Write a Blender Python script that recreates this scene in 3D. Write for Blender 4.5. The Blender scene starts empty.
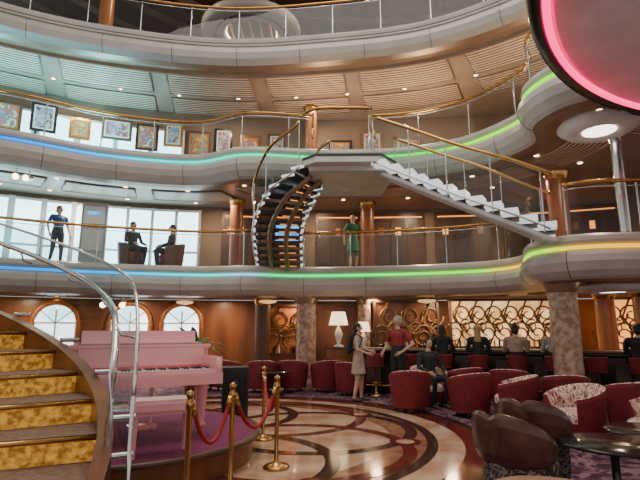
import bpy, bmesh, math, random
from mathutils import Vector, Matrix, Euler
random.seed(4)
V=Vector; pi=math.pi
# ------------------------------------------------------------------ materials
def nt(name):
    m=bpy.data.materials.new(name); m.use_nodes=True
    n=m.node_tree.nodes; l=m.node_tree.links
    return m,n,l,n['Principled BSDF']
def pm(name,c1,c2=None,scale=6,rough=.5,metal=0,bump=0,emit=0,detail=4,stretch=None,coat=0):
    m,n,l,b=nt(name)
    b.inputs['Base Color'].default_value=(*c1,1); b.inputs['Roughness'].default_value=rough; b.inputs['Metallic'].default_value=metal
    if coat: b.inputs['Coat Weight'].default_value=coat
    if c2 is None: c2=tuple(x*.85 for x in c1)
    tc=n.new('ShaderNodeTexCoord'); no=n.new('ShaderNodeTexNoise'); no.inputs['Scale'].default_value=scale; no.inputs['Detail'].default_value=detail
    mp=n.new('ShaderNodeMapping'); 
    if stretch: mp.inputs['Scale'].default_value=stretch
    l.new(tc.outputs['Object'],mp.inputs[0]); l.new(mp.outputs[0],no.inputs[0])
    cr=n.new('ShaderNodeValToRGB'); cr.color_ramp.elements[0].position=.38; cr.color_ramp.elements[1].position=.62
    cr.color_ramp.elements[0].color=(*c1,1); cr.color_ramp.elements[1].color=(*c2,1)
    l.new(no.outputs[0],cr.inputs[0]); l.new(cr.outputs[0],b.inputs['Base Color'])
    if bump:
        bp=n.new('ShaderNodeBump'); bp.inputs['Strength'].default_value=bump; bp.inputs['Distance'].default_value=.02
        l.new(no.outputs[0],bp.inputs['Height']); l.new(bp.outputs[0],b.inputs['Normal'])
    if emit:
        l.new(cr.outputs[0],b.inputs['Emission Color']); b.inputs['Emission Strength'].default_value=emit
    return m
def em(name,c,s):
    m,n,l,b=nt(name); b.inputs['Base Color'].default_value=(*c,1)
    b.inputs['Emission Color'].default_value=(*c,1); b.inputs['Emission Strength'].default_value=s; return m
def neon(name,stops,x0,x1,s):
    m,n,l,b=nt(name)
    g=n.new('ShaderNodeNewGeometry'); sp=n.new('ShaderNodeSeparateXYZ'); mr=n.new('ShaderNodeMapRange'); cr=n.new('ShaderNodeValToRGB')
    mr.inputs[1].default_value=x0; mr.inputs[2].default_value=x1
    l.new(g.outputs['Position'],sp.inputs[0]); l.new(sp.outputs[0],mr.inputs[0]); l.new(mr.outputs[0],cr.inputs[0])
    e=cr.color_ramp.elements
    while len(e)<len(stops): e.new(.5)
    for i,(p,c) in enumerate(stops): e[i].position=p; e[i].color=(*c,1)
    l.new(cr.outputs[0],b.inputs['Emission Color']); b.inputs['Base Color'].default_value=(.0,.0,.0,1); b.inputs['Specular IOR Level'].default_value=0; b.inputs['Emission Strength'].default_value=s
    return m
def glassm(name,tint,fac=.1):
    m,n,l,b=nt(name); n.remove(b); o=n['Material Output']
    t=n.new('ShaderNodeBsdfTransparent'); t.inputs[0].default_value=(*tint,1); g=n.new('ShaderNodeBsdfGlossy'); g.inputs['Roughness'].default_value=.03
    mx=n.new('ShaderNodeMixShader'); mx.inputs[0].default_value=fac
    l.new(t.outputs[0],mx.inputs[1]); l.new(g.outputs[0],mx.inputs[2]); l.new(mx.outputs[0],o.inputs[0]); return m
def voron(name,c1,c2,c3,scale,rough=.9,emit=0):
    m,n,l,b=nt(name); b.inputs['Roughness'].default_value=rough
    tc=n.new('ShaderNodeTexCoord'); no=n.new('ShaderNodeTexNoise'); no.inputs['Scale'].default_value=scale; no.inputs['Detail'].default_value=2; no.inputs['Distortion'].default_value=2.5
    l.new(tc.outputs['Object'],no.inputs[0]); cr=n.new('ShaderNodeValToRGB'); e=cr.color_ramp.elements; e.new(.5)
    e[0].position=.4;e[1].position=.5;e[2].position=.58
    for k,c in enumerate((c1,c2,c3)): e[k].color=(*c,1)
    l.new(no.outputs[0],cr.inputs[0]); l.new(cr.outputs[0],b.inputs['Base Color'])
    if emit: l.new(cr.outputs[0],b.inputs['Emission Color']); b.inputs['Emission Strength'].default_value=emit
    return m
FASC=pm('fascia_lacquer',(.43,.40,.37),(.47,.44,.40),2,.3)
FASC2=pm('fascia_bronze',(.26,.17,.11),(.30,.21,.14),2,.35,.4)
SOFF=pm('soffit_taupe',(.36,.27,.20),(.31,.23,.17),1.5,.35)
SLAT=pm('soffit_slat',(.64,.50,.37),(.58,.44,.32),3,.3)
GAP=pm('soffit_gap',(.10,.05,.03),None,3,.7)
BRASS=pm('brass',(.50,.27,.08),(.56,.32,.11),8,.22,.9)
STEEL=pm('steel',(.6,.6,.6),(.7,.7,.7),8,.2,.95)
SEAM=pm('seam_dark',(.08,.07,.06),None,3,.6)
GLASS=glassm('rail_glass',(.88,.94,.93),.035)
GLASS2=glassm('stair_glass',(.72,.80,.80),.06)
CARPET=voron('carpet_purple',(.035,.01,.03),(.13,.02,.08),(.24,.17,.18),4)
STCARP=voron('stage_carpet',(.13,.012,.06),(.17,.016,.08),(.2,.02,.10),9)
MARB=pm('marble_cream',(.44,.24,.14),(.64,.46,.33),1.6,.1,detail=8)
MARBT=pm('marble_tan',(.25,.11,.06),(.36,.19,.11),3,.1,detail=8)
MARBR=pm('marble_burgundy',(.10,.02,.015),(.15,.035,.025),5,.1)
MARBK=pm('marble_dark',(.03,.018,.015),(.06,.035,.028),5,.1)
WOODW=pm('wood_wall',(.26,.09,.03),(.15,.05,.018),2,.3,stretch=(1,1,.2))
WOODD=pm('wood_dark',(.07,.03,.018),(.11,.05,.028),3,.35,stretch=(1,1,.2))
WOODO=pm('wood_orange',(.5,.18,.045),(.38,.12,.03),3,.3,stretch=(1,1,.2))
PLAST=pm('wall_taupe',(.24,.16,.11),(.19,.12,.08),1,.6)
DARKW=pm('wall_dark',(.05,.03,.022),(.09,.05,.035),1.2,.5)
COLM=pm('column_mosaic',(.50,.36,.27),(.26,.14,.09),9,.3,detail=6)
COLW=pm('column_wood',(.30,.11,.045),(.22,.07,.03),3,.3,stretch=(1,1,.15))
PINK=pm('pink_lacquer',(.90,.42,.45),(.92,.45,.48),2,.15,coat=.6)
BLACK=pm('black_gloss',(.012,.012,.013),None,3,.15)
BLACKM=pm('black_matte',(.02,.02,.022),None,3,.6)
WHITE=pm('white_paint',(.75,.73,.7),None,3,.4)
IVORY=pm('ivory',(.85,.82,.75),None,3,.3)
REDV=pm('burgundy_velvet',(.15,.008,.015),(.20,.012,.02),12,.7)
REDR=pm('red_rope',(.40,.008,.012),(.32,.008,.01),30,.6)
PATT=voron('upholstery_pattern',(.8,.66,.55),(.6,.42,.35),(.25,.07,.10),11)
LEATH=pm('brown_leather',(.07,.028,.018),(.10,.045,.03),7,.27)
BKPAT=voron('black_pattern',(.02,.015,.015),(.05,.035,.035),(.25,.2,.17),14)
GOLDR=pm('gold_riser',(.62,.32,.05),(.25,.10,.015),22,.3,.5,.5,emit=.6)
TREAD=pm('stair_tread_carpet',(.15,.09,.055),(.23,.14,.09),20,.8)
TREADD=pm('tread_dark',(.03,.022,.02),None,4,.4)
GREYU=pm('landing_grey',(.62,.60,.57),None,2,.4)
TLITE=pm('lit_tread_end',(.85,.87,.9),(.8,.82,.86),5,.3,emit=.8)
GOLD=pm('gold_scroll',(.25,.12,.035),(.16,.075,.025),5,.35,.6)
SKYW=pm('window_daylight',(.35,.78,.95),(.9,.98,1.0),.35,.1,emit=4.5,detail=2)
SKYA=pm('window_daylight_low',(.4,.7,.85),(1,1,1),1.2,.1,emit=3.5)
WARM=em('lamp_warm',(1,.72,.42),9); WARM2=em('amber_glow',(1,.40,.10),1.3); CREAMG=pm('bar_backlight',(1,.70,.34),(.6,.33,.11),2.2,.5,emit=1.2)
LWHITE=em('lamp_white',(1,.93,.82),4); SCRN=pm('blue_screen',(.02,.15,.6),(.1,.5,.9),3,.3,emit=1.5)
NE2=neon('neon_gradient_a',[(0,(.0,.25,1)),(.2,(0,.5,1)),(.34,(0,.9,.75)),(.41,(.3,.5,.9)),(.46,(.0,.8,.25)),(.62,(.0,1,.12)),(.84,(.25,1,.02)),(.88,(1,.55,.03)),(1,(1,.45,.02))],-8,6.5,1.9)
NE3=neon('neon_gradient_b',[(0,(.0,.2,1)),(.12,(0,.4,1)),(.22,(0,.75,.95)),(.42,(.0,.9,.5)),(.7,(.0,1,.12)),(.85,(.3,1,.02)),(1,(.65,1,.03))],-8,6,1.9)
NEP=em('neon_pink',(1,.01,.16),3.2)
# ------------------------------------------------------------------ mesh builder
class MB:
    def __init__(s,name): s.n=name; s.v=[]; s.f=[]; s.mi=[]; s.sm=[]; s.ml=[]
    def add(s,vs,fs,m,smooth=False):
        if m not in s.ml: s.ml.append(m)
        k=s.ml.index(m); o=len(s.v); s.v+= [tuple(v) for v in vs]
        for f in fs: s.f.append([i+o for i in f]); s.mi.append(k); s.sm.append(smooth)
    def box(s,c,sz,m,rz=0,rx=0,ry=0):
        R=Euler((rx,ry,rz)).to_matrix(); c=V(c)
        vs=[c+R@V((x*sz[0]/2,y*sz[1]/2,z*sz[2]/2)) for x in(-1,1) for y in(-1,1) for z in(-1,1)]
        s.add(vs,[(0,1,3,2),(4,6,7,5),(0,4,5,1),(2,3,7,6),(0,2,6,4),(1,5,7,3)],m)
    def cyl(s,p0,p1,r0,r1,m,n=16,caps=True):
        p0=V(p0);p1=V(p1);d=(p1-p0).normalized(); a=d.orthogonal().normalized(); b=d.cross(a)
        c0=[p0+(a*math.cos(t)+b*math.sin(t))*r0 for t in [2*pi*i/n for i in range(n)]]
        c1=[p1+(a*math.cos(t)+b*math.sin(t))*r1 for t in [2*pi*i/n for i in range(n)]]
        s.add(c0+c1,[(i,(i+1)%n,n+(i+1)%n,n+i) for i in range(n)],m,True)
        if caps: s.add(c0,[list(range(n))[::-1]],m); s.add(c1,[list(range(n))],m)
    def lathe(s,prof,c,m,n=32,a0=0,a1=2*pi):
        full=abs(a1-a0-2*pi)<1e-6; k=n if full else n+1; vs=[]
        for i in range(k):
            t=a0+(a1-a0)*i/n
            for r,z in prof: vs.append((c[0]+r*math.cos(t),c[1]+r*math.sin(t),c[2]+z))
        q=len(prof); fs=[]
        for i in range(n):
            j=(i+1)%k
            for p in range(q-1): fs.append((i*q+p,j*q+p,j*q+p+1,i*q+p+1))
        s.add(vs,fs,m,True)
    def tube(s,path,r,m,n=8,closed=False):
        P=[V(p) for p in path]; N=len(P); vs=[]
        up=V((0,0,1))
        for i in range(N):
            t=((P[(i+1)%N]-P[i-1]) if closed else (P[min(i+1,N-1)]-P[max(i-1,0)])).normalized()
            a=t.cross(up)
            if a.length<.05: a=t.cross(V((0,1,0)))
            a.normalize(); b=a.cross(t)
            rr=r[i] if isinstance(r,(list,tuple)) else r
            for k in range(n): vs.append(P[i]+(a*math.cos(2*pi*k/n)+b*math.sin(2*pi*k/n))*rr)
        fs=[]
        for i in range(N if closed else N-1):
            j=(i+1)%N
            for k in range(n): fs.append((i*n+k,i*n+(k+1)%n,j*n+(k+1)%n,j*n+k))
        if not closed: fs.append(list(range(n))[::-1]); fs.append([ (N-1)*n+k for k in range(n)])
        s.add(vs,fs,m,True)
    def strip(s,A,B,m,smooth=True):
        n=len(A); s.add(list(A)+list(B),[(i,i+1,n+i+1,n+i) for i in range(n-1)],m,smooth)
    def prism(s,out,z0,z1,m,smooth=False):
        n=len(out); s.add([(x,y,z0) for x,y in out],[list(range(n))[::-1]],m); s.add([(x,y,z1) for x,y in out],[list(range(n))],m)
        s.add([(x,y,z0) for x,y in out]+[(x,y,z1) for x,y in out],[(i,(i+1)%n,n+(i+1)%n,n+i) for i in range(n)],m,smooth)
    def ell(s,c,r,m,n=12,rz=0):
        prof=[(math.sin(pi*i/n),-math.cos(pi*i/n)) for i in range(n+1)]; vs=[]
        for k in range(16):
            t=2*pi*k/16
            for a,z in prof: vs.append((c[0]+r[0]*a*math.cos(t),c[1]+r[1]*a*math.sin(t),c[2]+r[2]*z))
        q=n+1; s.add(vs,[(i*q+p,((i+1)%16)*q+p,((i+1)%16)*q+p+1,i*q+p+1) for i in range(16) for p in range(n)],m,True)
    def build(s,loc=(0,0,0),rz=0,name=None,sc=1):
        me=bpy.data.meshes.new(s.n); me.from_pydata(s.v,[],s.f)
        for m in s.ml: me.materials.append(m)
        me.polygons.foreach_set('material_index',s.mi); me.polygons.foreach_set('use_smooth',s.sm); me.update()
        ob=bpy.data.objects.new(name or s.n,me); bpy.context.collection.objects.link(ob); ob.location=loc; ob.rotation_euler=(0,0,rz); ob.scale=(sc,)*3
        return ob
def dup(ob,loc,rz=0):
    o=bpy.data.objects.new(ob.name.split('.')[0],ob.data); bpy.context.collection.objects.link(o); o.location=loc; o.rotation_euler=(0,0,rz); return o
def cat(pts,n=8):
    P=[V(p) for p in pts]; P=[P[0]*2-P[1]]+P+[P[-1]*2-P[-2]]; out=[]
    for i in range(1,len(P)-2):
        for k in range(n):
            t=k/n; a,b,c,d=P[i-1:i+3]
            out.append(.5*((2*b)+(c-a)*t+(2*a-5*b+4*c-d)*t*t+(3*b-a-3*c+d)*t**3))
    out.append(P[-2]); return out
def resamp(path,step):
    L=[0]
    for a,b in zip(path,path[1:]): L.append(L[-1]+(b-a).length)
    N=max(2,int(L[-1]/step)); out=[];j=0
    for i in range(N+1):
        d=L[-1]*i/N
        while j<len(L)-2 and L[j+1]<d: j+=1
        t=(d-L[j])/max(1e-9,L[j+1]-L[j]); out.append(path[j].lerp(path[j+1],t))
    return out
def norm2(p):
    o=[]
    for i in range(len(p)):
        t=(p[min(i+1,len(p)-1)]-p[max(i-1,0)]); t=V((t[0],t[1])).normalized(); o.append(V((t[1],-t[0])))
    return o
def off(p,N,d,z): return [(a[0]+n[0]*d,a[1]+n[1]*d,z) for a,n in zip(p,N)]
def sweep(mb,p,N,prof,m,smooth=True):
    for (d0,z0),(d1,z1) in zip(prof,prof[1:]): mb.strip(off(p,N,d0,z0),off(p,N,d1,z1),m,smooth)
# ------------------------------------------------------------------ shell
Wp=resamp(cat([(-14,10.5),(-10,13),(-7,14.6),(-4,15.4),(0,15.8),(5,15.5),(9,14.5),(14,12)],8),.5); WN=norm2(Wp)
fl=MB('floor'); fl.add([(-14,-3,0),(14,-3,0),(14,16,0),(-14,16,0)],[(0,1,2,3)],CARPET); fl.build()
mi=MB('floor_marble_inlay'); C=(-1.7,7.7)
def ann(r0,r1,z,m,c=C,n=96):
    mi.strip([(c[0]+r0*math.cos(2*pi*i/n),c[1]+r0*math.sin(2*pi*i/n),z) for i in range(n+1)],[(c[0]+r1*math.cos(2*pi*i/n),c[1]+r1*math.sin(2*pi*i/n),z) for i in range(n+1)],m,False)
ann(0,3.75,.004,MARB); ann(3.75,4.05,.0045,MARBR); ann(4.05,4.2,.0045,MARBK); ann(3.25,3.4,.007,MARBK); ann(.0,.6,.007,MARBR); ann(2.75,3.25,.005,MARBT)
for k in range(8):
    a=2*pi*k/8+.2; c=(C[0]+1.62*math.cos(a),C[1]+1.62*math.sin(a)); ann(1.44,1.62,.0075+k*.0004,MARBR if k%2 else MARBK,c)
    a+=pi/8; c=(C[0]+2.95*math.cos(a),C[1]+2.95*math.sin(a)); ann(0,.22,.0115,MARBR,c,32); ann(0,.13,.0125,MARB,c,32)
mi.build()
def wall(name,z0,z1,m,o=0):
    mb=MB(name); P=Wp; N=WN
    mb.strip(off(P,N,-o,z0),off(P,N,-o,z1),m); mb.strip(off(P,N,-.15-o,z0),off(P,N,-.15-o,z1),m); return mb.build()
TOPO=3.6
wall('wall_back',0,2.48,WOODW); wall('wall_back_balcony',3.26,5.53,PLAST); wall('wall_back_gallery',6.36,8.78,PLAST); wall('wall_back_top',9.51,13.1,DARKW,TOPO)
def wpt(x):
    best=min(range(len(Wp)),key=lambda i:abs(Wp[i][0]-x)); p=Wp[best]; n=WN[best]; return V((x,p[1]+(x-p[0])*(n[0]/-n[1]) if abs(n[1])>.01 else p[1],0)),n,math.atan2(n[0],-n[1])
cl=MB('ceiling'); cl.add([(-18,9,13.1),(18,9,13.1),(18,20,13.1),(-18,20,13.1)],[(0,3,2,1)],GAP)
for i in range(9):
    r0=5+i*1.5; cl.strip([(2+r0*math.cos(t),9+r0*.9*math.sin(t),13.07) for t in [pi*j/60 for j in range(61)]],[(2+(r0+.4)*math.cos(t),9+(r0+.4)*.9*math.sin(t),13.07) for t in [pi*j/60 for j in range(61)]],(FASC2,SOFF)[i%2],False)
cl.build()
def deck(n,E,zt,zb,neonm,louv,gap=None,back=.1):
    p=resamp(cat(E,10),.22); N=norm2(p)
    d=MB('balcony_deck'); ep=[(a[0]-b[0]*.1,a[1]-b[1]*.1) for a,b in zip(p,N)]; poly=ep+[(q[0]-w[0]*back,q[1]-w[1]*back) for q,w in list(zip(Wp,WN))[::-1]]
    d.add([(x,y,zt) for x,y in poly],[list(range(len(poly)))],CARPET); d.add([(x,y,zb) for x,y in poly],[list(range(len(poly)))[::-1]],SOFF)
    prof=[(-.2,zt+.0),(-.15,zt+.06),(.02,zt+.07),(.10,zt+.02),(.12,zt-.06),(.10,zt-.12),(.04,zt-.14),(.04,zt-.24),(.12,zt-.26),(.20,zt-.34),(.21,zt-.46),(.15,zt-.62),(.04,zb+.03),(-.05,zb-.02)]
    sweep(d,p,N,prof,FASC); sweep(d,p,N,[(-.05,zb-.02),(-.25,zb-.05),(-.5,zb-.04),(-.55,zb+.01)],FASC2)
    for i in range(4,len(p)-4,8):
        d.tube([(p[i][0]+N[i][0]*(q+.003),p[i][1]+N[i][1]*(q+.003),z) for q,z in prof[7:]],.007,SEAM,5)
    d.build()
    nn=MB('neon_light_strip'); nn.tube([(a[0]+b[0]*.085,a[1]+b[1]*.085,zt-.19) for a,b in zip(p,N)],.038,neonm,8); nn.build()
    if louv:
        lv=MB('ceiling_louver_panels'); k0=3
        seg=louv[2]
        while k0+seg<len(p):
            I=range(k0,k0+seg-1)
            for (o0,o1) in louv[0]:
                P=[p[i] for i in I]; NN=[N[i] for i in I]
                lv.strip(off(P,NN,-o0,zb-.012),off(P,NN,-o1,zb-.012),GAP,False)
                q=o0+.03
                while q<o1-.05:
                    lv.strip(off(P,NN,-q,zb-.03),off(P,NN,-q-louv[1]*.68,zb-.03),SLAT,False); lv.strip(off(P,NN,-q,zb-.03),off(P,NN,-q,zb-.012),GAP,False); q+=louv[1]
                fr=[off(P,NN,-o0,zb-.035),off(P,NN,-o1,zb-.035)]
                for ff in fr: lv.tube(ff,.02,SOFF,4)
                for e in(0,-1): lv.tube([fr[0][e],fr[1][e]],.025,SOFF,4)
            k0+=seg
        lv.build()
    r=MB('balcony_railing'); segs=[[]]
    for i,a in enumerate(p):
        if gap and any(g[0]<a[0]<g[1] and g[2]<a[1]<g[3] for g in gap): segs.append([])
        else: segs[-1].append(i)
    for s in segs:
        if len(s)<3: continue
        P=[p[i] for i in s]; NN=[N[i] for i in s]
        r.strip(off(P,NN,-.05,zt+.07),off(P,NN,-.05,zt+.98),GLASS); r.tube(off(P,NN,-.05,zt+1.08),.04,BRASS,8); r.tube(off(P,NN,-.05,zt+.98),.012,STEEL,6)
        for j in range(0,len(s),6):
            x,y,_=off(P,NN,-.09,0)[j]; r.cyl((x,y,zt+.02),(x,y,zt+1.06),.018,.018,STEEL,8)
    r.build()
    return p,N
E2=[(-14,8),(-11,10),(-7.9,11.8),(-5.9,12.8),(-3.4,13.5),(-2,13.3),(-.6,13.7),(2.2,13.3),(4.3,12.5),(4.9,11.4),(4.5,10.2),(4.4,9.4),(5.0,8.8),(6.2,8.6),(8,8.2),(11,7)]
E3=[(-14,7.7),(-10.5,9.8),(-7.7,11.15),(-5.9,12.3),(-3.6,12.9),(-2,12.3),(0,12.5),(2,12.4),(3.3,11.9),(4.1,11.1),(4.6,9.9),(4.2,9.0),(4.4,8.1),(5.2,7.6),(6.5,7.6),(9,8.2)]
E4=[(-14,6.5),(-10.5,9),(-7.5,10.9),(-5,11.8),(-2.5,12.2),(0,12.0),(2.5,11.5),(4.3,10.5),(5.6,9.2),(6.8,7.4),(7.6,5)]
p2,N2=deck(2,E2,3.25,2.5,NE2,([(.8,1.25)],.09,9),[(-1.8,-.5,13,14.5),(4.2,4.7,8.9,9.9)])
p3,N3=deck(3,E3,6.35,5.55,NE3,([(.7,1.7)],.11,9),[(.0,1.2,12,13)])
p4,N4=deck(4,E4,9.5,8.8,FASC,([(.7,1.9),(2.2,3.3)],.13,12),None,TOPO+.1)
tr=MB('trim_1'); sweep(tr,p4,N4,[(-.6,8.78),(-.62,8.7),(-.5,8.68),(-.45,8.78)],FASC2); tr.build()
RC=(-2.5,15.9,12.3)
rg=MB('ceiling_ring'); rg.lathe([(.95,.1),(.95,-.15),(1.05,-.25),(1.62,-.25),(1.8,-.12),(1.8,.05),(1.6,.15),(.95,.1)],RC,FASC,56)
rg.lathe([(0,.08),(.95,.08)],RC,BLACKM,48); rg.lathe([(.9,-.05),(.93,-.1)],RC,WARM,48); rg.lathe([(1.25,-.255),(1.3,-.262),(1.35,-.255)],RC,SEAM,48)
for i in range(5): rg.cyl((RC[0]+(i-2)*.35,RC[1]-.6,RC[2]),(RC[0]+(i-2)*.35,RC[1]+.6,RC[2]),.04,.04,BRASS,8)
for t in range(4): rg.cyl((RC[0]+1.4*math.cos(t*pi/2+.7),RC[1]+1.4*math.sin(t*pi/2+.7),RC[2]+.1),(RC[0]+1.4*math.cos(t*pi/2+.7),RC[1]+1.4*math.sin(t*pi/2+.7),13.1),.03,.03,STEEL)
rg.build()
pb=MB('round_balcony'); c=(7.1,2.6); R=5.24
UND=pm('round_underside',(.75,.70,.68),None,2,.35)
pb.lathe([(0,5.14),(R-.26,5.12),(R-.22,5.2),(R-.14,5.2)],(c[0],c[1],0),UND,120); pb.lathe([(R-.14,5.2),(R-.1,5.08),(R-.0,5.08),(R+.03,5.14),(R+.04,5.4),(R-.06,5.5),(0,5.5)],(c[0],c[1],0),BLACK,120)
pb.lathe([(R-1.2,5.127),(R-1.17,5.12),(R-1.14,5.127)],(c[0],c[1],0),SEAM,120)
pb.tube([(c[0]+(R-.17)*math.cos(t),c[1]+(R-.17)*math.sin(t),5.13) for t in [2*pi*i/140 for i in range(140)]],.045,NEP,8,True); pb.build()
for nm,(x,y,z) in {'a':(5.5,8.9,5.5),'b':(6.2,10.2,2.45)}.items():
    d=MB('ceiling_dish_light'); d.lathe([(0,-.1),(.35,-.1),(.4,-.14),(.6,-.12),(.75,0),(.75,.05)],(0,0,0),WHITE,32); d.lathe([(0,-.11),(.3,-.11)],(0,0,0),LWHITE,24); d.build((x,y,z))
m=MB('recessed_downlight'); m.lathe([(0,-.005),(.06,-.005)],(0,0,0),WARM,12); m.lathe([(.06,-.005),(.085,-.015),(.09,.0)],(0,0,0),BRASS,12)
dl=m.build((-3,14.2,2.49))
def lamp(x,y,z,e,col=(1,.74,.48),s=.3,rot=None):
    L=bpy.data.lights.new('downlight_or_fill_lamp','AREA'); L.shape='DISK'; L.size=s; L.energy=e; L.color=col
    o=bpy.data.objects.new('downlight_or_fill_lamp',L); bpy.context.collection.objects.link(o); o.location=(x,y,z)
    if rot: o.rotation_euler=rot
    return o
for z,pp,NN,k in((2.49,p2,N2,7),(5.54,p3,N3,7),(8.79,p4,N4,7)):
    for i in range(10,len(pp)-8,k):
        for d in(-.62,-2.0):
            x=pp[i][0]+NN[i][0]*d; y=pp[i][1]+NN[i][1]*d
            if y<15 and abs(x)<9: dup(dl,(x,y,z))
for x,y in((-8,13.2),(-5.5,14.2),(-3,14.7),(-.6,14.9),(1.6,14.6),(3.6,14),(5.6,13),(7.5,12),(6.3,10)): lamp(x,y,2.44,36)
for x,y in((-7,13.6),(-3,14.3),(0,14.6),(3,14.3),(5.5,12.6),(6,9.6)): lamp(x,y,5.48,55)
for x,y in((-7,12.8),(-3,14),(0,14.3),(3,13.6),(5.6,12)): lamp(x,y,8.7,65)
for x,y in((-5,14),(0,14),(4,13),(8,12),(2,18)): lamp(x,y,13,70)
for x,y,z,e in((-9,11.6,6.6,130),(-6.6,13.2,6.6,130),(-8.5,12.4,3.5,50),(-5.6,14.0,3.5,40)): lamp(x,y,z,e,(.25,.82,1),1.2,(pi,0,0))  # added cyan fill lamps, facing up to tint the left soffits; no fixtures
for x,y,z,e in((0,13.4,6.7,60),(3,13.2,6.7,60),(5.6,11,6.7,50)): lamp(x,y,z,e,(1,.75,.5),.8,(pi,0,0))  # added warm fill facing up, brightens the louvered soffit from below
L=bpy.data.lights.new('atrium_fill_lamp','AREA'); L.shape='DISK'; L.size=7; L.energy=650; L.color=(1,.93,.84); o=bpy.data.objects.new('atrium_fill_lamp',L); bpy.context.collection.objects.link(o); o.location=(-.5,6,12.9)  # added soft fill above the atrium, out of view; not a skylight
# ------------------------------------------------------------------ columns
def column(x,y,z0,z1,r,m,cap=BRASS):
    c=MB('column'); h=z1-z0; c.lathe([(r*1.25,0),(r*1.25,.12),(r*1.05,.18),(r,.2)],(0,0,0),cap,24); c.lathe([(r,.2),(r,h-.2)],(0,0,0),m,24); c.lathe([(r,h-.2),(r*1.1,h-.15),(r*1.3,h-.03),(r*1.3,h)],(0,0,0),cap,24); c.build((x,y,z0))
column(-.4,14.1,0,2.49,.29,COLM,FASC2); column(4.9,9.75,0,2.48,.27,COLM,FASC2); column(-1.75,14.8,0,2.49,.25,WOODD); column(1.35,14.8,0,2.49,.2,COLM,FASC2)
column(7.0,11.9,0,2.49,.22,WOODO); column(7.4,11.0,0,2.49,.25,WOODO)
column(-.3,14.8,6.36,8.79,.2,COLW); column(6.9,13.4,6.36,8.79,.25,COLW); column(1.5,14.9,3.26,5.54,.22,COLW); column(6.1,11.9,3.26,5.54,.25,COLW); column(-2.6,14.6,3.26,5.54,.2,COLW)
column(-6.9,13.9,9.51,13.1,.22,WOODO); column(6.05,9.3,3.26,5.54,.1,STEEL,STEEL)
column(-9.3,12.6,3.26,5.54,.2,WHITE,FASC)
# ------------------------------------------------------------------ windows
k=0
def window(x,zc0,zc1,w,arch=False,o=0):
    global k
    k+=1; p,n,a=wpt(x); m=MB('window_%d'%k); h=zc1-zc0
    if not arch:
        m.box((0,-.05,h/2),(w-.08,.04,h),SKYW)
        for xx in(-w/2,w/2): m.box((xx,-.07,h/2),(.09,.12,h+.1),WHITE)
        for zz in(0,h*.32,h): m.box((0,-.07,zz),(w,.1,.07),WHITE)
    else:
        r=w/2; pts=[(-r,0)]+[(-r*math.cos(pi*i/16),h-r+r*math.sin(pi*i/16)) for i in range(17)]+[(r,0)]
        m.add([(x_,-.04,z_) for x_,z_ in pts],[list(range(len(pts)))],SKYA)
        m.tube([(x_*1.08,-.06,z_*1.03) for x_,z_ in pts],.08,WOODO,8); m.box((0,-.06,0),(w+.3,.2,.1),WOODO)
        m.box((0,-.06,(h-r)/2+.1),(.05,.05,h),WHITE); m.box((0,-.06,h-r),(w,.05,.05),WHITE)
        for a_ in(.7,2.44): m.tube([(0,-.06,h-r),(r*math.cos(a_),-.06,h-r+r*math.sin(a_))],.02,WHITE,6)
    m.build((p[0]-n[0]*o,p[1]-n[1]*o,zc0),a)
for x in(-7.75,-5.85,-4.35): window(x,.8,2.3,1.1,True)
for i in range(10): window(-10.8+i*.72,3.35,5.35,.74)
for i in range(6): window(-10.2+i*1.02,6.6,8.1,1.02)
for i in range(2): window(-11.8+i*1.3,9.9,12.2,1.3,False,TOPO)
# ------------------------------------------------------------------ paintings
cm=[((.5,.15,.08),(.08,.15,.3),(.7,.55,.3)),((.1,.25,.4),(.6,.5,.4),(.05,.05,.1)),((.6,.4,.08),(.25,.05,.05),(.15,.3,.25)),((.5,.5,.5),(.15,.2,.35),(.4,.08,.08))]
CM=[voron('painting_canvas_%d'%i,*c,2.5,.6) for i,c in enumerate(cm)]
def painting(x,z,w,h,i,d=.05,tilt=0):
    p,n,a=wpt(x); m=MB('framed_painting'); m.box((0,-.02,0),(w,.04,h),(WOODD,BLACK,BRASS)[i%3]); m.box((0,-.045,0),(w-.16,.01,h-.16),WHITE if i%2 else WOODO); m.box((0,-.052,0),(w-.25,.01,h-.25),CM[i%4]); m.build((p[0]+n[0]*d,p[1]+n[1]*d,z),a+tilt)
for i,(x,w,h) in enumerate([(-9.3,.7,.9),(-8.5,.7,.9),(-7.6,.6,.7),(-6.6,.9,.7),(-5.7,.7,.9),(-4.9,.6,.8),(-4.1,.8,.9),(-3.3,.6,.9),(-2.4,.7,.8),(-1.5,.6,.7),(.7,.8,.6),(1.8,.7,.9),(3,.9,.7)]):
    painting(x,7.85 if i%2 else 7.7,w,h,i,.3 if x<-4.5 else .06)
for i,x in enumerate([-6,-4.8,-3.6,-.8,1,2.6,4]): painting(x,11.3,1.0,1.1,i+1,-TOPO+.06)
for i,(x,w) in enumerate([(-2.6,1.3),(-1.1,1.2),(.6,1.5),(2.6,1.8),(4.7,1.8),(6.8,1.7),(8.5,1.5)]):
    p,n,a=wpt(x); m=MB('wall_panelling'); m.box((0,-.05,1.1),(w,.1,2.1),WOODD)
    if i in(1,): m.box((0,-.12,1.45),(w*.7,.05,.6),BLACK); m.box((0,-.15,1.45),(w*.64,.02,.53),SCRN)
    else:
        for j in(-1,0,1): m.box((j*w*.31,-.11,1.15),(w*.27,.04,1.5),(DARKW,WOODD,DARKW)[j]); m.box((j*w*.31,-.14,1.5),(w*.1,.02,.25),(WARM2,DARKW,WOODO)[(j+i)%3])
    m.box((0,-.13,1.98),(w-.2,.06,.03),WARM2); m.build((p[0],p[1],3.26),a)
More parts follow.
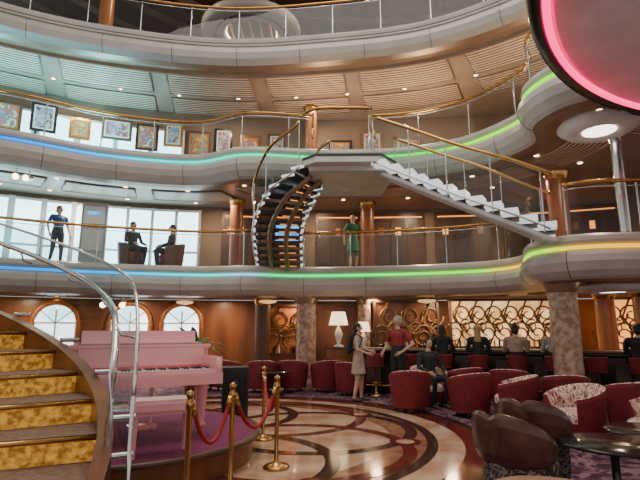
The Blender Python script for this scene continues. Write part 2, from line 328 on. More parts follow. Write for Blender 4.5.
# ------------------------------------------------------------------ atrium double staircase
ZL=5.33
st=MB('atrium_staircase')
lx0,lx1,ly0,ly1=-.4,1.6,9.95,11.6
outl=[(lx0,ly0+.3),(lx0+.3,ly0),(lx1-.25,ly0-.02),(lx1+.15,ly0+.5),(lx1+.1,ly1),(lx0,ly1)]
st.prism(outl,ZL-.05,ZL,TREADD); st.prism([(x*.98+.01,y*.98+.21) for x,y in outl],ZL-.18,ZL-.05,GREYU); st.prism([(-.25,10.25),(1.5,10.25),(1.75,10.8),(1.6,12.35),(-.2,12.35)],ZL-.28,ZL-.18,GREYU)
for i in range(5): st.box((.6,11.75+.2*i,ZL+.12+.2*i-.03),(1.5,.26,.05),TREADD); 
st.box((.6,12.1,ZL+.2),(.25,1.4,.14),GREYU,rx=.75)
def flight(path,width,z0,z1,n,endm,glow=False,endw=.2,th=.075):
    P=resamp(cat(path,8),.05); N=norm2(P); M=len(P)-1
    z=lambda f:z0+(z1-z0)*f
    for i in range(n):
        f=(i+.5)/n; j=int(f*M); a=P[j]; nn=N[j]; rz=math.atan2(-nn[0],nn[1]); zz=z(f)
        st.box((a[0],a[1],zz),(.30,width,.06),TREADD,rz=rz+0)
        for s in(-1,1):
            cx=a[0]+nn[0]*s*(width/2-endw/2+.01); cy=a[1]+nn[1]*s*(width/2-endw/2+.01)
            st.box((cx,cy,zz-.012),(.31,endw,th),endm,rz=rz)
        if glow:
            st.box((a[0]+nn[0]*.25,a[1]+nn[1]*.25,zz-.04),(.03,width*.35,.012),WARM2,rz=rz)
    for s in(-.22,.22):
        A=[(a[0]+n_[0]*s,a[1]+n_[1]*s,z(i/M)-.2) for i,(a,n_) in enumerate(zip(P,N))]
        st.tube(A,.065,GREYU if not glow else FASC2,6)
    for s in(-1,1):
        B=[V((a[0]+n_[0]*s*(width/2+.02),a[1]+n_[1]*s*(width/2+.02),z(i/M)-.08)) for i,(a,n_) in enumerate(zip(P,N))]
        T=[b+V((0,0,1.02)) for b in B]; st.strip(B,T,GLASS); st.tube([t+V((0,0,.05)) for t in T][::3]+[T[-1]+V((0,0,.05))],.038,BRASS,8)
        st.tube(B[::3],.02,STEEL,6)
        for j in range(0,len(B),16): st.cyl(B[j]-V((0,0,.1)),T[j]+V((0,0,.03)),.014,.014,STEEL,8)
    return P,N
flight([(-.1,10.8),(-.65,11.2),(-1.08,12.2),(-1.15,13.75)],1.3,ZL-.1,3.3,13,TLITE,True,.07,.05)
flight([(1.5,10.6),(2.6,10.0),(3.6,9.4),(4.5,8.98)],1.35,ZL-.1,3.35,12,TLITE,False,.34,.10)
lr=[(lx0-.05,ly0+.35),(lx0+.3,ly0),(.6,ly0-.05),(1.15,ly0-.02)]
A=[V((a[0],a[1],ZL)) for a in cat([V((*q,0)) for q in lr],6)]; st.strip(A,[a+V((0,0,1)) for a in A],GLASS); st.tube([a+V((0,0,1.05)) for a in A],.038,BRASS,8)
for s in(-.2,1.4): 
    A=[V((s,11.6,ZL)),V((s,12.45,6.4))]; st.strip(A,[a+V((0,0,1)) for a in A],GLASS); st.tube([a+V((0,0,1.05)) for a in A],.035,BRASS,8)
st.build()
# ------------------------------------------------------------------ foreground curved staircase
cs=MB('curved_staircase'); cc=(-4.2,2.2)
def cpt(r,ph,z): a=math.radians(ph); return V((cc[0]+r*math.cos(a),cc[1]+r*math.sin(a),z))
zf=lambda ph:.6+(ph-20)*.017
for i in range(17):
    ph=-15+i*10; z=zf(ph)+.17
    sub=[ph+k*2.5 for k in range(5)]
    top=z; 
    ro,ri=2.96,1.3
    cs.strip([cpt(ri,q,top) for q in sub],[cpt(ro,q,top) for q in sub],TREAD,False)
    cs.strip([cpt(ri,q,top-.04) for q in sub],[cpt(ro,q,top-.04) for q in sub],TREAD,False)
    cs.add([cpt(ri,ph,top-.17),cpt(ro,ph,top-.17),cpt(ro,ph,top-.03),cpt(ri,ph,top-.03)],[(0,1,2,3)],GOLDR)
    cs.tube([cpt(ri,ph-.4,top-.018),cpt(ro,ph-.4,top-.018)],.018,BRASS,6)
phs=[-15+i*2.5 for i in range(65)]
cs.strip([cpt(2.96,q,max(0,zf(q)-.22)) for q in phs],[cpt(2.96,q,zf(q)+.22) for q in phs],WOODW); cs.strip([cpt(3.06,q,max(0,zf(q)-.25)) for q in phs],[cpt(3.06,q,zf(q)+.22) for q in phs],WOODD); cs.strip([cpt(2.96,q,zf(q)+.22) for q in phs],[cpt(3.06,q,zf(q)+.22) for q in phs],WOODW)
cs.strip([cpt(1.3,q,max(0,zf(q)-.22)) for q in phs],[cpt(1.3,q,zf(q)+.22) for q in phs],WOODW)
cs.strip([cpt(1.3,q,max(0,zf(q)-.1)) for q in phs],[cpt(2.96,q,max(0,zf(q)-.1)) for q in phs],WOODD)
gp=[q for q in [18+i*2.5 for i in range(52)]]
RG=3.17
B=[cpt(RG,q,zf(q)-.1) for q in gp]
T=[cpt(RG,q,zf(q)+1.12-(.55*max(0,1-(q-18)/16)**2)) for q in gp]
cs.strip(B,T,GLASS2); cs.tube(T,.014,STEEL,8)
cs.tube([B[0]-V((0,0,.55)),B[0],T[0]],.016,STEEL,8)
hr=[cpt(RG-.14,q,zf(q)+.92-(.3*max(0,1-(q-20)/12)**2)) for q in gp[1:]]
cs.tube([V((hr[0][0],hr[0][1],.0))]+[V((hr[0][0],hr[0][1],hr[0][2]-.25))]+hr,.025,STEEL,10)
for j in range(3,len(gp),6):
    q=gp[j]; cs.tube([cpt(RG-.14,q,zf(q)+.9),cpt(RG-.1,q,zf(q)+.82),cpt(RG,q,zf(q)+.8)],.01,STEEL,6)
    for dz in(0,.25): cs.cyl(cpt(RG-.14,q,zf(q)+dz),cpt(RG+.03,q,zf(q)+dz),.022,.022,STEEL,10)
cs.build()
# ------------------------------------------------------------------ stage + piano
SC=(-2.4,6.3); SR=1.65; SZ=.32
sg=MB('piano_stage'); sg.lathe([(SR-.1,0),(SR-.1,SZ-.07)],(0,0,0),WOODW,64); sg.lathe([(SR-.1,SZ-.07),(SR,SZ-.06),(SR,SZ-.01),(SR-.06,SZ-.005)],(0,0,0),WOODD,64); sg.lathe([(SR-.06,SZ-.005),(0,SZ-.004)],(0,0,0),STCARP,64); sg.build((SC[0],SC[1],0))
pn=MB('grand_piano')
body=[(-.76,.28),(.76,.28),(.76,.6)]+[tuple(q) for q in cat([(.76,.6),(.68,.85),(.4,1.02),(.15,1.25),(-.02,1.55),(-.3,1.72),(-.6,1.66),(-.74,1.45)],5)[1:]]+[(-.76,1.2)]
pn.prism(body,.62,.96,PINK,True)
lid=[(x*1.03,.28+(y-.28)*1.02-.03) for x,y in body]; pn.prism(lid,.975,1.005,PINK)
pn.box((0,.0,.64),(1.52,.62,.12),PINK)
for s in(-1,1): pn.box((s*.72,.02,.76),(.09,.56,.22),PINK); pn.ell((s*.72,-.24,.76),(.045,.06,.11),PINK)
pn.box((0,.26,.86),(1.38,.04,.2),PINK); pn.box((0,-.27,.715),(1.38,.03,.04),PINK)
pn.box((0,-.06,.72),(1.34,.3,.03),IVORY)
for i in range(36):
    if i%7 not in(2,6): pn.box((-.65+i*.0372,-.0,.743),(.016,.18,.022),BLACK)
for i in range(52): pn.box((-.67+i*.0258,-.06,.736),(.0015,.3,.002),BLACKM)
pn.box((0,.5,1.08),(1.3,.03,.16),PINK,rx=-.15); pn.box((0,.44,1.01),(1.4,.16,.02),PINK)
pn.box((0,.33,.98),(1.54,.14,.05),PINK)
for x,y in((-.64,.1),(.64,.1),(-.35,1.4)):
    pn.cyl((x,y,.6),(x,y,.5),.085,.1,PINK,4); pn.cyl((x,y,.5),(x,y,.1),.085,.05,PINK,4); pn.box((x,y,.1),(.11,.11,.03),PINK); pn.cyl((x-.02,y,.035),(x+.02,y,.035),.035,.035,BRASS,12); pn.cyl((x,y,.09),(x,y,.035),.015,.015,BRASS,8)
for x in(-.09,.09): pn.cyl((x,.18,.6),(x,.14,.14),.018,.018,PINK,8)
pn.box((0,.13,.12),(.3,.12,.05),PINK)
for x in(-.08,0,.08): pn.box((x,.02,.1),(.03,.14,.012),BRASS)
pn.build((-2.0,5.75,SZ),math.radians(30),sc=1.05)
bn=MB('piano_bench'); bn.box((0,0,.47),(.62,.34,.07),PINK); bn.box((0,0,.52),(.58,.3,.04),pm('bench_cushion',(.8,.5,.5),None,5,.5)); bn.box((0,0,.42),(.54,.27,.05),PINK)
for x in(-.26,.26):
    for y in(-.12,.12): bn.cyl((x,y,.42),(x,y,.0),.032,.018,PINK,8)
bn.build((-1.62,5.15,SZ),math.radians(25))
sp=MB('loudspeaker'); sp.box((0,0,.5),(.42,.4,.9),BLACKM); sp.box((0,-.205,.52),(.36,.02,.8),BLACK); sp.lathe([(.15,0),(.12,.03),(0,.05)],(0,0,0),BLACKM,20)
for z,r in((.35,.14),(.7,.07)): sp.cyl((0,-.2,z),(0,-.225,z),r,r*.8,BLACKM,24); sp.cyl((0,-.222,z),(0,-.23,z),r*.75,r*.3,BLACK,24)
sp.box((0,0,.03),(.5,.46,.06),BLACKM); sp.build((-1.4,8.2,0),.2)
sn=MB('rope_stanchion'); sn.lathe([(0,0),(.15,0),(.155,.02),(.13,.04),(.04,.06),(.024,.09),(.024,.86),(.034,.87),(.036,.93),(.026,.94),(.024,.96),(.036,.98),(.034,1.01),(0,1.03)],(0,0,0),BRASS,20)
S=[(-1.14,4.4),(-.88,5.05),(-.5,5.85),(-.82,7.3)]; so=sn.build((*S[0],0)); 
for q in S[1:]: dup(so,(*q,0))
rp=MB('velvet_rope')
for a,b in zip(S,S[1:]):
    a=V((*a,.9));b=V((*b,.9)); u=(b-a).normalized()*.04; pts=[(a+u).lerp(b-u,i/14)-V((0,0,.38*(1-(2*i/14-1)**2))) for i in range(15)]; rp.tube(pts,.02,REDR,8); rp.tube(pts[:2],.026,BRASS,8); rp.tube(pts[-2:],.026,BRASS,8)
rp.build()
# ------------------------------------------------------------------ chairs
def tub(name,outm,inm,seatm,R=.40,hb=.80,ha=.62):
    m=MB(name); n=28
    rings=[]
    for i in range(n+1):
        t=-2.25+4.5*i/n; f=max(0,math.cos(t*.62))**1.3; h=ha+(hb-ha)*f
        x=math.sin(t);y=math.cos(t)
        pr=[(R*.86,.10),(R*.93,.3),(R*1.02,h-.06),(R*1.0,h-.01),(R*.94,h),(R*.87,h-.03),(R*.80,h-.12),(R*.76,.40)]
        rings.append([(x*r,y*r*.98,z) for r,z in pr])
    for p in range(7):
        m.strip([r[p] for r in rings],[r[p+1] for r in rings],outm if p<3 else inm)
    for e in(0,-1): m.add(rings[e],[list(range(8))],outm)
    m.lathe([(0,.46),(R*.6,.46),(R*.74,.43),(R*.77,.36),(R*.77,.30)],(0,-.03,0),seatm,28); m.lathe([(R*.85,.32),(R*.85,.1),(R*.7,.09),(0,.09)],(0,0,0),outm,28)
    for a in(.8,2.35,3.9,5.5): m.cyl((R*.6*math.cos(a),R*.6*math.sin(a),.1),(R*.6*math.cos(a),R*.6*math.sin(a),0),.03,.02,WOODD,8)
    return m
tc=tub('tub_armchair',REDV,PATT,PATT)
D=math.radians
chairs=[(1.75,9.7,175),(2.75,9.2,200),(2.3,10.45,20),(-2.4,13.0,150),(-1.5,12.7,190),(-.7,12.9,170),(.15,12.8,200),(.75,12.1,150),(-3.1,13.2,120),
 (3.35,8.6,-115),(4.3,8.75,165),(3.55,7.0,-75),(4.75,7.6,170),(4.15,6.2,-110),(5.5,8.2,190),(3.8,9.95,150),(5.2,6.7,160),(3.0,10.4,200)]
c0=None
for x,y,a in chairs:
    if c0 is None: c0=tc.build((x,y,0),D(a))
    else: dup(c0,(x,y,0),D(a))
cb=MB('cocktail_table'); cb.lathe([(0,.56),(.42,.56),(.44,.545),(.42,.53),(0,.53)],(0,0,0),BLACK,40); cb.lathe([(.05,.53),(.035,.4),(.035,.1),(.1,.05),(.24,.02),(.25,0),(0,0)],(0,0,0),BLACK,24)
t0=cb.build((2.62,4.55,0))
for x,y in((3.35,5.1),(4.1,8.0),(-1.1,12.1)): dup(t0,(x,y,0))
tt=MB('side_table'); tt.lathe([(0,.55),(.4,.55),(.42,.535),(.4,.5),(0,.5)],(0,0,0),MARB,40); tt.lathe([(.04,.5),(.04,.08),(.22,.02),(.23,0),(0,0)],(0,0,0),BLACK,24); tt.build((1.45,3.2,0))
# leather chair: patterned drum seat + rolled leather back with central crease
lc=MB('leather_club_chair'); R=.30
lc.lathe([(R*.95,.05),(R*1.02,.2),(R*1.0,.40)],(0,-.02,0),BKPAT,36); lc.lathe([(R*1.0,.40),(R*1.03,.44),(R*.9,.475),(0,.48)],(0,-.02,0),BKPAT,36); lc.lathe([(R*.9,.0),(R*.95,.05)],(0,-.02,0),BLACK,36)
rings=[]
for i in range(41):
    t=-1.95+3.9*i/40; e=abs(t)/1.95; cr_=math.exp(-(t/.16)**2); h=.86-.26*e**2.2-.045*cr_; k_=1-.07*cr_
    taper=math.sqrt(max(0.02,1-e**6)); x=math.sin(t);y=math.cos(t); th=.06*taper
    hm=(.44+h)/2; hh=(h-.42)/2*(.35+.65*taper)
    rings.append([(x*(R*1.03*k_+th*math.cos(q)+.02*math.sin(q)),y*(R*1.03*k_+th*math.cos(q)+.03*math.sin(q)),hm+hh*(abs(math.sin(q))**.75)*(1 if math.sin(q)>0 else -1)) for q in [2*pi*w_/14 for w_ in range(15)]])
for p_ in range(14): lc.strip([r[p_] for r in rings],[r[p_+1] for r in rings],LEATH)
for e in(0,-1): lc.add(rings[e][:-1],[list(range(14))],LEATH)
l0=lc.build((1.72,4.45,0),D(120)); dup(l0,(2.25,5.3,0),D(135)); dup(l0,(3.6,4.25,0),D(-80))
# ------------------------------------------------------------------ bar
bp=resamp(cat([(.9,12.6),(2.3,12.2),(3.8,11.7),(5.6,11.0),(7.6,9.9)],8),.2); bN=norm2(bp)
bar=MB('bar_counter'); sweep(bar,bp,bN,[(0,0),(0,.12),(.03,.14),(.03,.95),(.12,1.0),(.12,1.03)],BLACK,False); sweep(bar,bp,bN,[(.14,1.03),(.16,1.06),(.14,1.1),(-.55,1.1),(-.55,1.03),(.14,1.03)],WOODD,False); sweep(bar,bp,bN,[(-.45,0),(-.45,1.03)],WOODD,False)
bar.tube([(a[0]+b[0]*.12,a[1]+b[1]*.12,.2) for a,b in zip(bp,bN)],.025,BRASS,8)
for i in range(2,len(bp)-1,4): bar.box((bp[i][0]+bN[i][0]*.04,bp[i][1]+bN[i][1]*.04,.55),(.5,.02,.6),DARKW,rz=math.atan2(bN[i][0],-bN[i][1]))
bar.add([(bp[0][0]+bN[0][0]*d,bp[0][1]+bN[0][1]*d,z) for d,z in((0.03,0),(.03,1.03),(-.45,1.03),(-.45,0))],[(0,1,2,3)],BLACK)
bar.build()
sl=MB('bar_stool'); sl.lathe([(0,0),(.2,0),(.21,.02),(.05,.05),(.03,.1),(.03,.66),(.12,.68)],(0,0,0),BRASS,20); sl.lathe([(0,.75),(.16,.75),(.2,.72),(.2,.68),(0,.67)],(0,0,0),REDV,20)
rr=[]
for i in range(15):
    t=-1.3+2.6*i/14; rr.append([(math.sin(t)*r,math.cos(t)*r,z) for r,z in((.2,.74),(.23,.98),(.21,1.0),(.19,.98),(.17,.74))])
for p in range(4): sl.strip([r[p] for r in rr],[r[p+1] for r in rr],REDV)
sl.lathe([(.15,.3),(.16,.31),(.15,.32)],(0,0,0),BRASS,20)
s0=None; stools=[]
for i in range(3,len(bp)-3,4):
    x=bp[i][0]+bN[i][0]*.5;y=bp[i][1]+bN[i][1]*.5; a=math.atan2(bN[i][0],-bN[i][1])
    stools.append((x,y,a+pi))
    if s0 is None: s0=sl.build((x,y,0),a+pi)
    else: dup(s0,(x,y,0),a+pi)
def scroll(m,cx,cz,r,fl,y,mat,th=.034,a0=0):
    pts=[]
    for i in range(34):
        t=i/33; a=a0+t*3.6*pi; q=r*(1-t*.85); pts.append((cx+fl*q*math.cos(a),y,cz+q*math.sin(a)))
    m.tube(pts,[th*(1-.5*i/33) for i in range(34)],mat,6)
def scrollpanel(name,x,y,w,z0,z1,back,rz,gold,n=5):
    m=MB(name); h=z1-z0; m.box((0,.03,h/2),(w,.04,h),back)
    for zz in(0,h): m.box((0,-.02,zz),(w+.1,.12,.07),WOODD)
    for xx in(-w/2,w/2): m.box((xx,-.02,h/2),(.08,.12,h),WOODD)
    r=h*.25
    for i in range(n):
        cx=-w/2+w*(i+.5)/n
        scroll(m,cx-r*.35,h*.3,r,1,-.03,gold); scroll(m,cx+r*.35,h*.7,r,-1,-.03,gold,a0=pi); scroll(m,cx+w/n*.42,h*.45,r*.55,1,-.05,gold,.025,1)
        m.tube([(cx-.1,-.04,0),(cx+.12,-.04,h*.35),(cx-.1,-.04,h*.65),(cx+.1,-.04,h)],.03,gold,6)
    for i in range(int(w/.14)): 
        xb=-w/2+.1+i*.14; q=(WOODO,BLACK,GREYU,WOODD)[i%4]; m.cyl((xb,-.1,.04),(xb,-.1,.2),.03,.03,q,8); m.cyl((xb,-.1,.2),(xb,-.1,.29),.012,.01,q,8)
    return m.build((x,y,z0),rz)
scrollpanel('bar_back_display',5.5,14.3,3.3,1.05,2.42,CREAMG,-.08,GOLD,7)
scrollpanel('scrollwork_screen',2.6,14.7,1.9,.9,2.4,WOODW,-.0,pm('bronze_scroll',(.35,.2,.09),None,5,.4,.5),3)
scrollpanel('scrollwork_screen',8.6,13.2,1.8,1.0,2.4,WARM2,-.5,GOLD,4)
scrollpanel('scrollwork_screen',-1.05,15.3,1.2,.8,2.3,WOODO,-.0,GOLD,2)
cbn=MB('back_bar_cabinet'); cbn.box((0,0,.5),(3.5,.4,1.0),WOODD); 
for i in range(6): cbn.box((-1.45+i*.58,-.21,.5),(.5,.03,.8),WOODW)
cbn.build((5.5,14.3,0),-.08)
la=MB('table_lamp'); la.lathe([(0,0),(.1,0),(.1,.03),(.03,.06),(.06,.16),(.09,.26),(.05,.36),(.02,.42),(.02,.5)],(0,0,0),WHITE,20)
la.lathe([(.2,.45),(.14,.72),(.13,.72),(.19,.45)],(0,0,0),em('lampshade_glow',(1,.75,.45),2.2),20); la.build((1.1,12.38,1.1),0,sc=.9); 
cn=MB('console_table'); cn.box((0,0,1.05),(.8,.4,.05),WOODD)
for x in(-.35,.35): 
    for y in(-.15,.15): cn.cyl((x,y,1.03),(x,y,0),.03,.02,WOODD,8)
cn.box((0,0,.9),(.75,.36,.25),WOODW); cn.build((.55,13.7,0)); 
la.build((.52,13.7,1.075),sc=1.35)
pd=MB('pendant_lamp'); pd.cyl((0,0,0),(0,0,-.12),.01,.01,BRASS,6); pd.lathe([(0,-.1),(.22,-.12),(.26,-.15),(.2,-.19),(0,-.22)],(0,0,0),CREAMG,24); p0=pd.build((-1.5,13.9,2.5)); dup(p0,(-4,14.3,2.5)); dup(p0,(3,13.6,2.5))
LEAF=pm('palm_leaf',(.03,.11,.025),(.06,.18,.04),8,.5)
pt=MB('potted_palm'); pt.lathe([(0,0),(.16,0),(.2,.35),(.22,.38),(.19,.38),(.18,.33),(0,.33)],(0,0,0),BRASS,24); pt.cyl((0,0,.3),(0,0,.8),.03,.02,WOODD,8)
for i in range(16):
    a=i*2.4; el=.5+.5*((i*7)%5)/4; L_=.75; pts=[V((math.cos(a)*L_*t*.8,math.sin(a)*L_*t*.8,.75+el*L_*t*1.3-.7*t*t*L_)) for t in [j/6 for j in range(7)]]
    sd=V((-math.sin(a),math.cos(a),0))
    pt.strip([q+sd*.06*math.sin(pi*min(1,.1+j/6)) for j,q in enumerate(pts)],[q-sd*.06*math.sin(pi*min(1,.1+j/6)) for j,q in enumerate(pts)],LEAF)
pt.build((-3.05,12.1,0),sc=1.35)
sgn=MB('sign_stand'); sgn.box((0,0,.9),(.66,.2,1.8),pm('sign_grey',(.33,.36,.38),None,3,.4)); sgn.box((0,-.11,1.45),(.54,.02,.5),WHITE); sgn.box((0,-.125,1.5),(.36,.01,.1),SCRN); sgn.box((0,-.11,.75),(.54,.02,.6),GREYU); sgn.box((0,0,.03),(.8,.35,.06),STEEL); sgn.build((-6.35,13.2,3.26),.3)
sl2=MB('spotlight_fixture'); sl2.cyl((0,0,0),(0,0,-.18),.015,.015,STEEL,8); sl2.cyl((0,.1,-.24),(0,-.14,-.3),.06,.09,STEEL,20); sl2.cyl((0,-.14,-.3),(0,-.15,-.302),.075,.075,WARM,20)
q0=sl2.build((-5.6,12.6,2.48)); dup(q0,(-5.2,12.75,2.48),.3); dup(q0,(-7.2,11.4,5.5)); dup(q0,(5.9,8.7,2.45),-.4); dup(q0,(-7.45,11.25,5.5),.6)
# ------------------------------------------------------------------ people
SKIN=pm('skin',(.55,.32,.22),(.6,.36,.26),6,.5); HDK=pm('hair_dark',(.015,.01,.008),None,20,.5); HGR=pm('hair_grey',(.35,.32,.28),None,20,.6); HBL=pm('hair_blond',(.45,.3,.14),None,20,.6)
def cloth(n,c): return pm(n,c,tuple(x*.8 for x in c),15,.8)
BEI=cloth('cloth_beige',(.45,.33,.26)); RSH=cloth('cloth_red',(.28,.03,.03)); DRK=cloth('cloth_dark',(.02,.02,.025)); BLU=cloth('cloth_blue',(.03,.10,.25)); GRN=cloth('cloth_green',(.05,.22,.12)); GRY=cloth('cloth_grey',(.4,.4,.4)); WHT=cloth('cloth_white',(.6,.6,.58)); SHO=cloth('shoe',(.08,.06,.05))
LIPS=pm('lips',(.4,.12,.1),None,5,.5)
def hullpart(parts):
    allv=[];allf=[]
    for c0_,r0_,c1_,r1_,lab in parts:
        bm=bmesh.new()
        for c_,r_ in((c0_,r0_),(c1_,r1_)):
            if not isinstance(r_,(tuple,list)): r_=(r_,)*3
            bmesh.ops.create_icosphere(bm,subdivisions=2,radius=1,matrix=Matrix.Translation(V(c_))@Matrix.Diagonal((*r_,1)))
        res=bmesh.ops.convex_hull(bm,input=bm.verts)
        dead=[v for v in bm.verts if not v.link_faces] ; bmesh.ops.delete(bm,geom=dead,context='VERTS')
        interior=[g for g in res['geom_interior'] if isinstance(g,bmesh.types.BMVert) and g.is_valid]
        if interior: bmesh.ops.delete(bm,geom=interior,context='VERTS')
        o=len(allv); bm.verts.index_update(); allv+=[v.co.copy() for v in bm.verts]; allf+=[[v.index+o for v in f.verts] for f in bm.faces]; bm.free()
    return allv,allf
def seglab(p,parts):
    best=None;bd=9e9
    for c0_,r0_,c1_,r1_,lab in parts:
        a=V(c0_);b=V(c1_);ab=b-a; t=0 if ab.length<1e-6 else max(0,min(1,(p-a).dot(ab)/ab.length_squared))
        R0=sum(r0_)/3 if isinstance(r0_,(tuple,list)) else r0_; R1=sum(r1_)/3 if isinstance(r1_,(tuple,list)) else r1_
        d=(p-(a+ab*t)).length-(R0+(R1-R0)*t)
        if d<bd: bd=d;best=lab
    return best
def person(loc,rz,pose='stand',top=RSH,bot=DRK,hair=HDK,longhair=False,dress=False,sleeve='short',seat=.45,arms=None,sc=1,bag=False,stride=.0,female=False):
    P=[]; sh=.17 if female else .2
    if pose=='stand':
        hz=.90; dz=0; hip=[V((s*.09,0,hz)) for s in(1,-1)]
        knee=[V((.1,-.02-stride*.5,.48)),V((-.1,-.02+stride*.4,.48))]; ank=[V((.1,.02-stride,.09)),V((-.1,.02+stride,.09))]
    else:
        hz=seat+.10; dz=hz-.90; hip=[V((s*.1,0,hz)) for s in(1,-1)]
        knee=[V((s*.14,-.42,hz+.02)) for s in(1,-1)]; foot=max(.09,seat-.42); ank=[V((s*.13,-.36,foot)) for s in(1,-1)]
    legm=SKIN if dress else bot
    for i in(0,1):
        P.append((hip[i],(.095,.1,.1),knee[i],.06,bot)); P.append((knee[i],.057,ank[i],.038,legm))
        P.append((ank[i]+V((0,.03,-.045)),(.038,.045,.035),ank[i]+V((0,-.15,-.062)),(.045,.05,.025),SHO))
    w=.125 if female else .15
    z=lambda q:q+dz
    P.append(((0,0,z(.93)),(w+.03,.115,.1),(0,0,z(1.1)),(w-.01,.1,.09),bot)); P.append(((0,0,z(1.1)),(w-.01,.1,.08),(0,.0,z(1.33)),(w+.025,.115,.1),top))
    P.append(((-sh+.03,.01,z(1.40)),.055,(sh-.03,.01,z(1.40)),.055,top)); P.append(((0,.01,z(1.40)),.06,(0,-.0,z(1.53)),.048,SKIN))
    P.append(((0,-.005,z(1.62)),(.075,.092,.1),(0,-.02,z(1.565)),(.052,.062,.055),SKIN))
    if dress: 
        if pose=='stand': P.append(((0,0,1.02),(w,.11,.06),(0,0,.60),(.2,.17,.03),bot))
    if arms is None: arms=[((.3,.02,1.13),(.3,-.1,.9)),((-.3,.02,1.13),(-.3,-.1,.9))]
    hands=[]
    for i,(e,h) in enumerate(arms):
        s=1 if i==0 else -1; S_=V((s*sh,.01,z(1.39))); e=V(e)+V((0,0,dz)); h=V(h)+V((0,0,dz))
        mid=S_.lerp(e,.65)
        if sleeve=='short': P.append((S_,.058,mid,.052,top)); P.append((mid,.042,e,.038,SKIN)); P.append((e,.037,h,.026,SKIN))
        elif sleeve=='long': P.append((S_,.058,e,.046,top)); P.append((e,.045,h,.034,top))
        d=(h-e).normalized(); P.append((h,(.026,.026,.026),h+d*.08,(.03,.03,.03),SKIN)); hands.append((h+d*.08,d,s))
    vs,fs=hullpart(P)
    me=bpy.data.meshes.new('tmp'); me.from_pydata(vs,[],fs); ob=bpy.data.objects.new('tmp',me); bpy.context.collection.objects.link(ob)
    rm=ob.modifiers.new('r','REMESH'); rm.mode='VOXEL'; rm.voxel_size=.015; sm=ob.modifiers.new('s','SMOOTH'); sm.factor=.5; sm.iterations=4
    dg=bpy.context.evaluated_depsgraph_get(); ev=ob.evaluated_get(dg); m2=ev.to_mesh()
    m=MB('man' if not female else 'woman'); V_=[v.co.copy() for v in m2.vertices]; groups={}
    for p in m2.polygons: groups.setdefault(seglab(p.center,P),[]).append(list(p.vertices))
    ev.to_mesh_clear(); bpy.data.objects.remove(ob)
    base=len(m.v); m.v+=[tuple(v) for v in V_]
    for mt,fl_ in groups.items():
        if mt not in m.ml: m.ml.append(mt)
        kk=m.ml.index(mt)
        for f in fl_: m.f.append([q+base for q in f]); m.mi.append(kk); m.sm.append(True)
    hd=z(1.60)
    m.ell((0,.02,hd+.035),(.086,.1,.1),hair); m.ell((0,.045,hd-.01),(.08,.075,.09),hair)
    if longhair:
        a_,b_=hullpart([((0,.06,hd),(.075,.05,.07),(0,.085,hd-.24),(.08,.035,.05),0)]); m.add(a_,b_,hair,True)
    m.ell((0,-.105,hd-.01),(.013,.02,.022),SKIN); 
    for s in(-1,1):
        m.ell((s*.03,-.09,hd+.018),(.013,.008,.008),WHT); m.ell((s*.03,-.097,hd+.018),(.006,.004,.007),HDK); m.ell((s*.03,-.09,hd+.04),(.018,.008,.004),hair); m.ell((s*.08,.0,hd),(.012,.02,.03),SKIN)
    m.ell((0,-.088,hd-.05),(.022,.008,.007),LIPS)
    for h,d,s in hands:
        side=d.cross(V((1,0,0))); side=side.normalized() if side.length>.1 else V((0,1,0)); cr=V((-s,0,0))
        for k_ in range(4):
            o_=side*(-.027+.018*k_); L=(.062,.075,.07,.055)[k_]; pts=[h+o_,h+o_+d*L*.45+cr*.006,h+o_+d*L*.8+cr*.02,h+o_+d*L+cr*.035]
            m.tube(pts,[.0095,.009,.008,.006],SKIN,6)
        fwd=side if side.y<0 else -side
        m.tube([h-d*.05+fwd*.02,h-d*.02+fwd*.045+cr*.008,h+d*.015+fwd*.05+cr*.02],[.011,.01,.007],SKIN,6)
    if bag:
        a_,b_=hullpart([((0,.2,1.12),(.13,.07,.1),(0,.18,1.35),(.11,.06,.08),0)]); m.add(a_,b_,DRK,True)
        for s in(-1,1): m.tube([(s*.09,.15,1.42),(s*.1,.0,1.47),(s*.1,-.1,1.38),(s*.11,-.05,1.2),(s*.11,.12,1.1)],.015,DRK,6)
    return m.build(loc,rz,sc=sc)
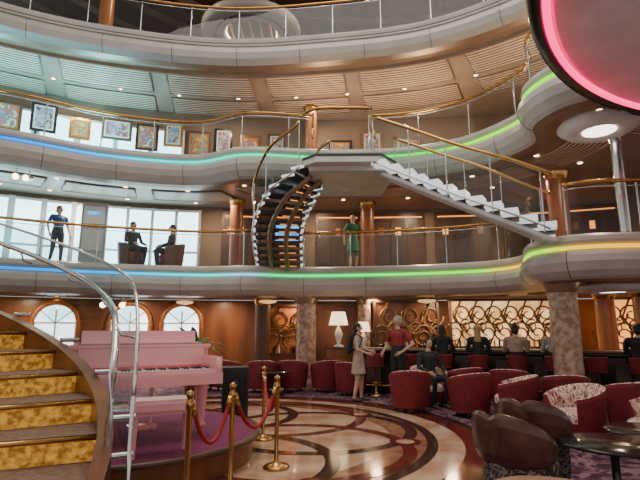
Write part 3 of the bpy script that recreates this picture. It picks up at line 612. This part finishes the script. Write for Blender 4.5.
person((.86,11.1,0),D(80),'stand',BEI,BEI,HDK,True,True,'short',female=True,bag=True,stride=.07,arms=[((.22,-.02,1.15),(.14,-.25,1.1)),((-.24,.0,1.13),(-.16,-.22,1.05))],sc=.99)
person((1.75,11.05,0),D(-50),'stand',RSH,DRK,HGR,sleeve='short',sc=1.08,arms=[((.36,.06,1.15),(.2,-.1,1.0)),((-.3,0,1.12),(-.22,-.22,.98))])
person((-7.3,13.1,3.26),D(60),'stand',BLU,DRK,HDK,stride=.1)
person((1.0,14.2,3.26),D(20),'stand',GRN,GRN,HBL,dress=True,female=True,arms=[((.32,0,1.2),(.2,-.15,1.35)),((-.3,.02,1.13),(-.32,-.05,.9))])
SA=[((.25,-.1,1.14),(.12,-.36,1.2)),((-.25,-.1,1.14),(-.12,-.36,1.2))]
for i,(j,tp,hr_,fm) in enumerate([(2,DRK,HDK,True),(4,BEI,HDK,False),(5,GRY,HBL,True),(3,DRK,HBL,True),(7,DRK,HDK,False)]):
    if j<len(stools):
        x,y,a=stools[j]
        person((x,y,0),a,'sit',tp,DRK,hr_,fm,sleeve='long',seat=.75,female=fm,arms=SA)
SB=[((.28,-.05,1.14),(.2,-.3,1.05)),((-.28,-.05,1.14),(-.2,-.3,1.05))]
person((2.3,10.45,0),D(20),'sit',DRK,DRK,HDK,sleeve='long',seat=.45,arms=SB)
dk=tub('lounge_armchair',WOODD,WOODD,REDV); dk0=None
for x,y,a in((-5.4,13.6,60),(-4.4,14.0,-60)):
    if dk0 is None: dk0=dk.build((x,y,3.26),D(a))
    else: dup(dk0,(x,y,3.26),D(a))
    person((x,y,3.26),D(a),'sit',DRK,DRK,HDK,sleeve='long',arms=SB)
# ------------------------------------------------------------------ world + camera
w=bpy.data.worlds.new('World'); bpy.context.scene.world=w; w.use_nodes=True; bg=w.node_tree.nodes['Background']; bg.inputs[0].default_value=(1.0,.94,.88,1); bg.inputs[1].default_value=.72
cam=bpy.data.cameras.new('Camera'); co=bpy.data.objects.new('Camera',cam); bpy.context.collection.objects.link(co); cam.lens=27; cam.sensor_width=36; cam.clip_start=.05
co.location=(0,0,1.55); co.rotation_euler=(math.radians(100.6),0,0); bpy.context.scene.camera=co
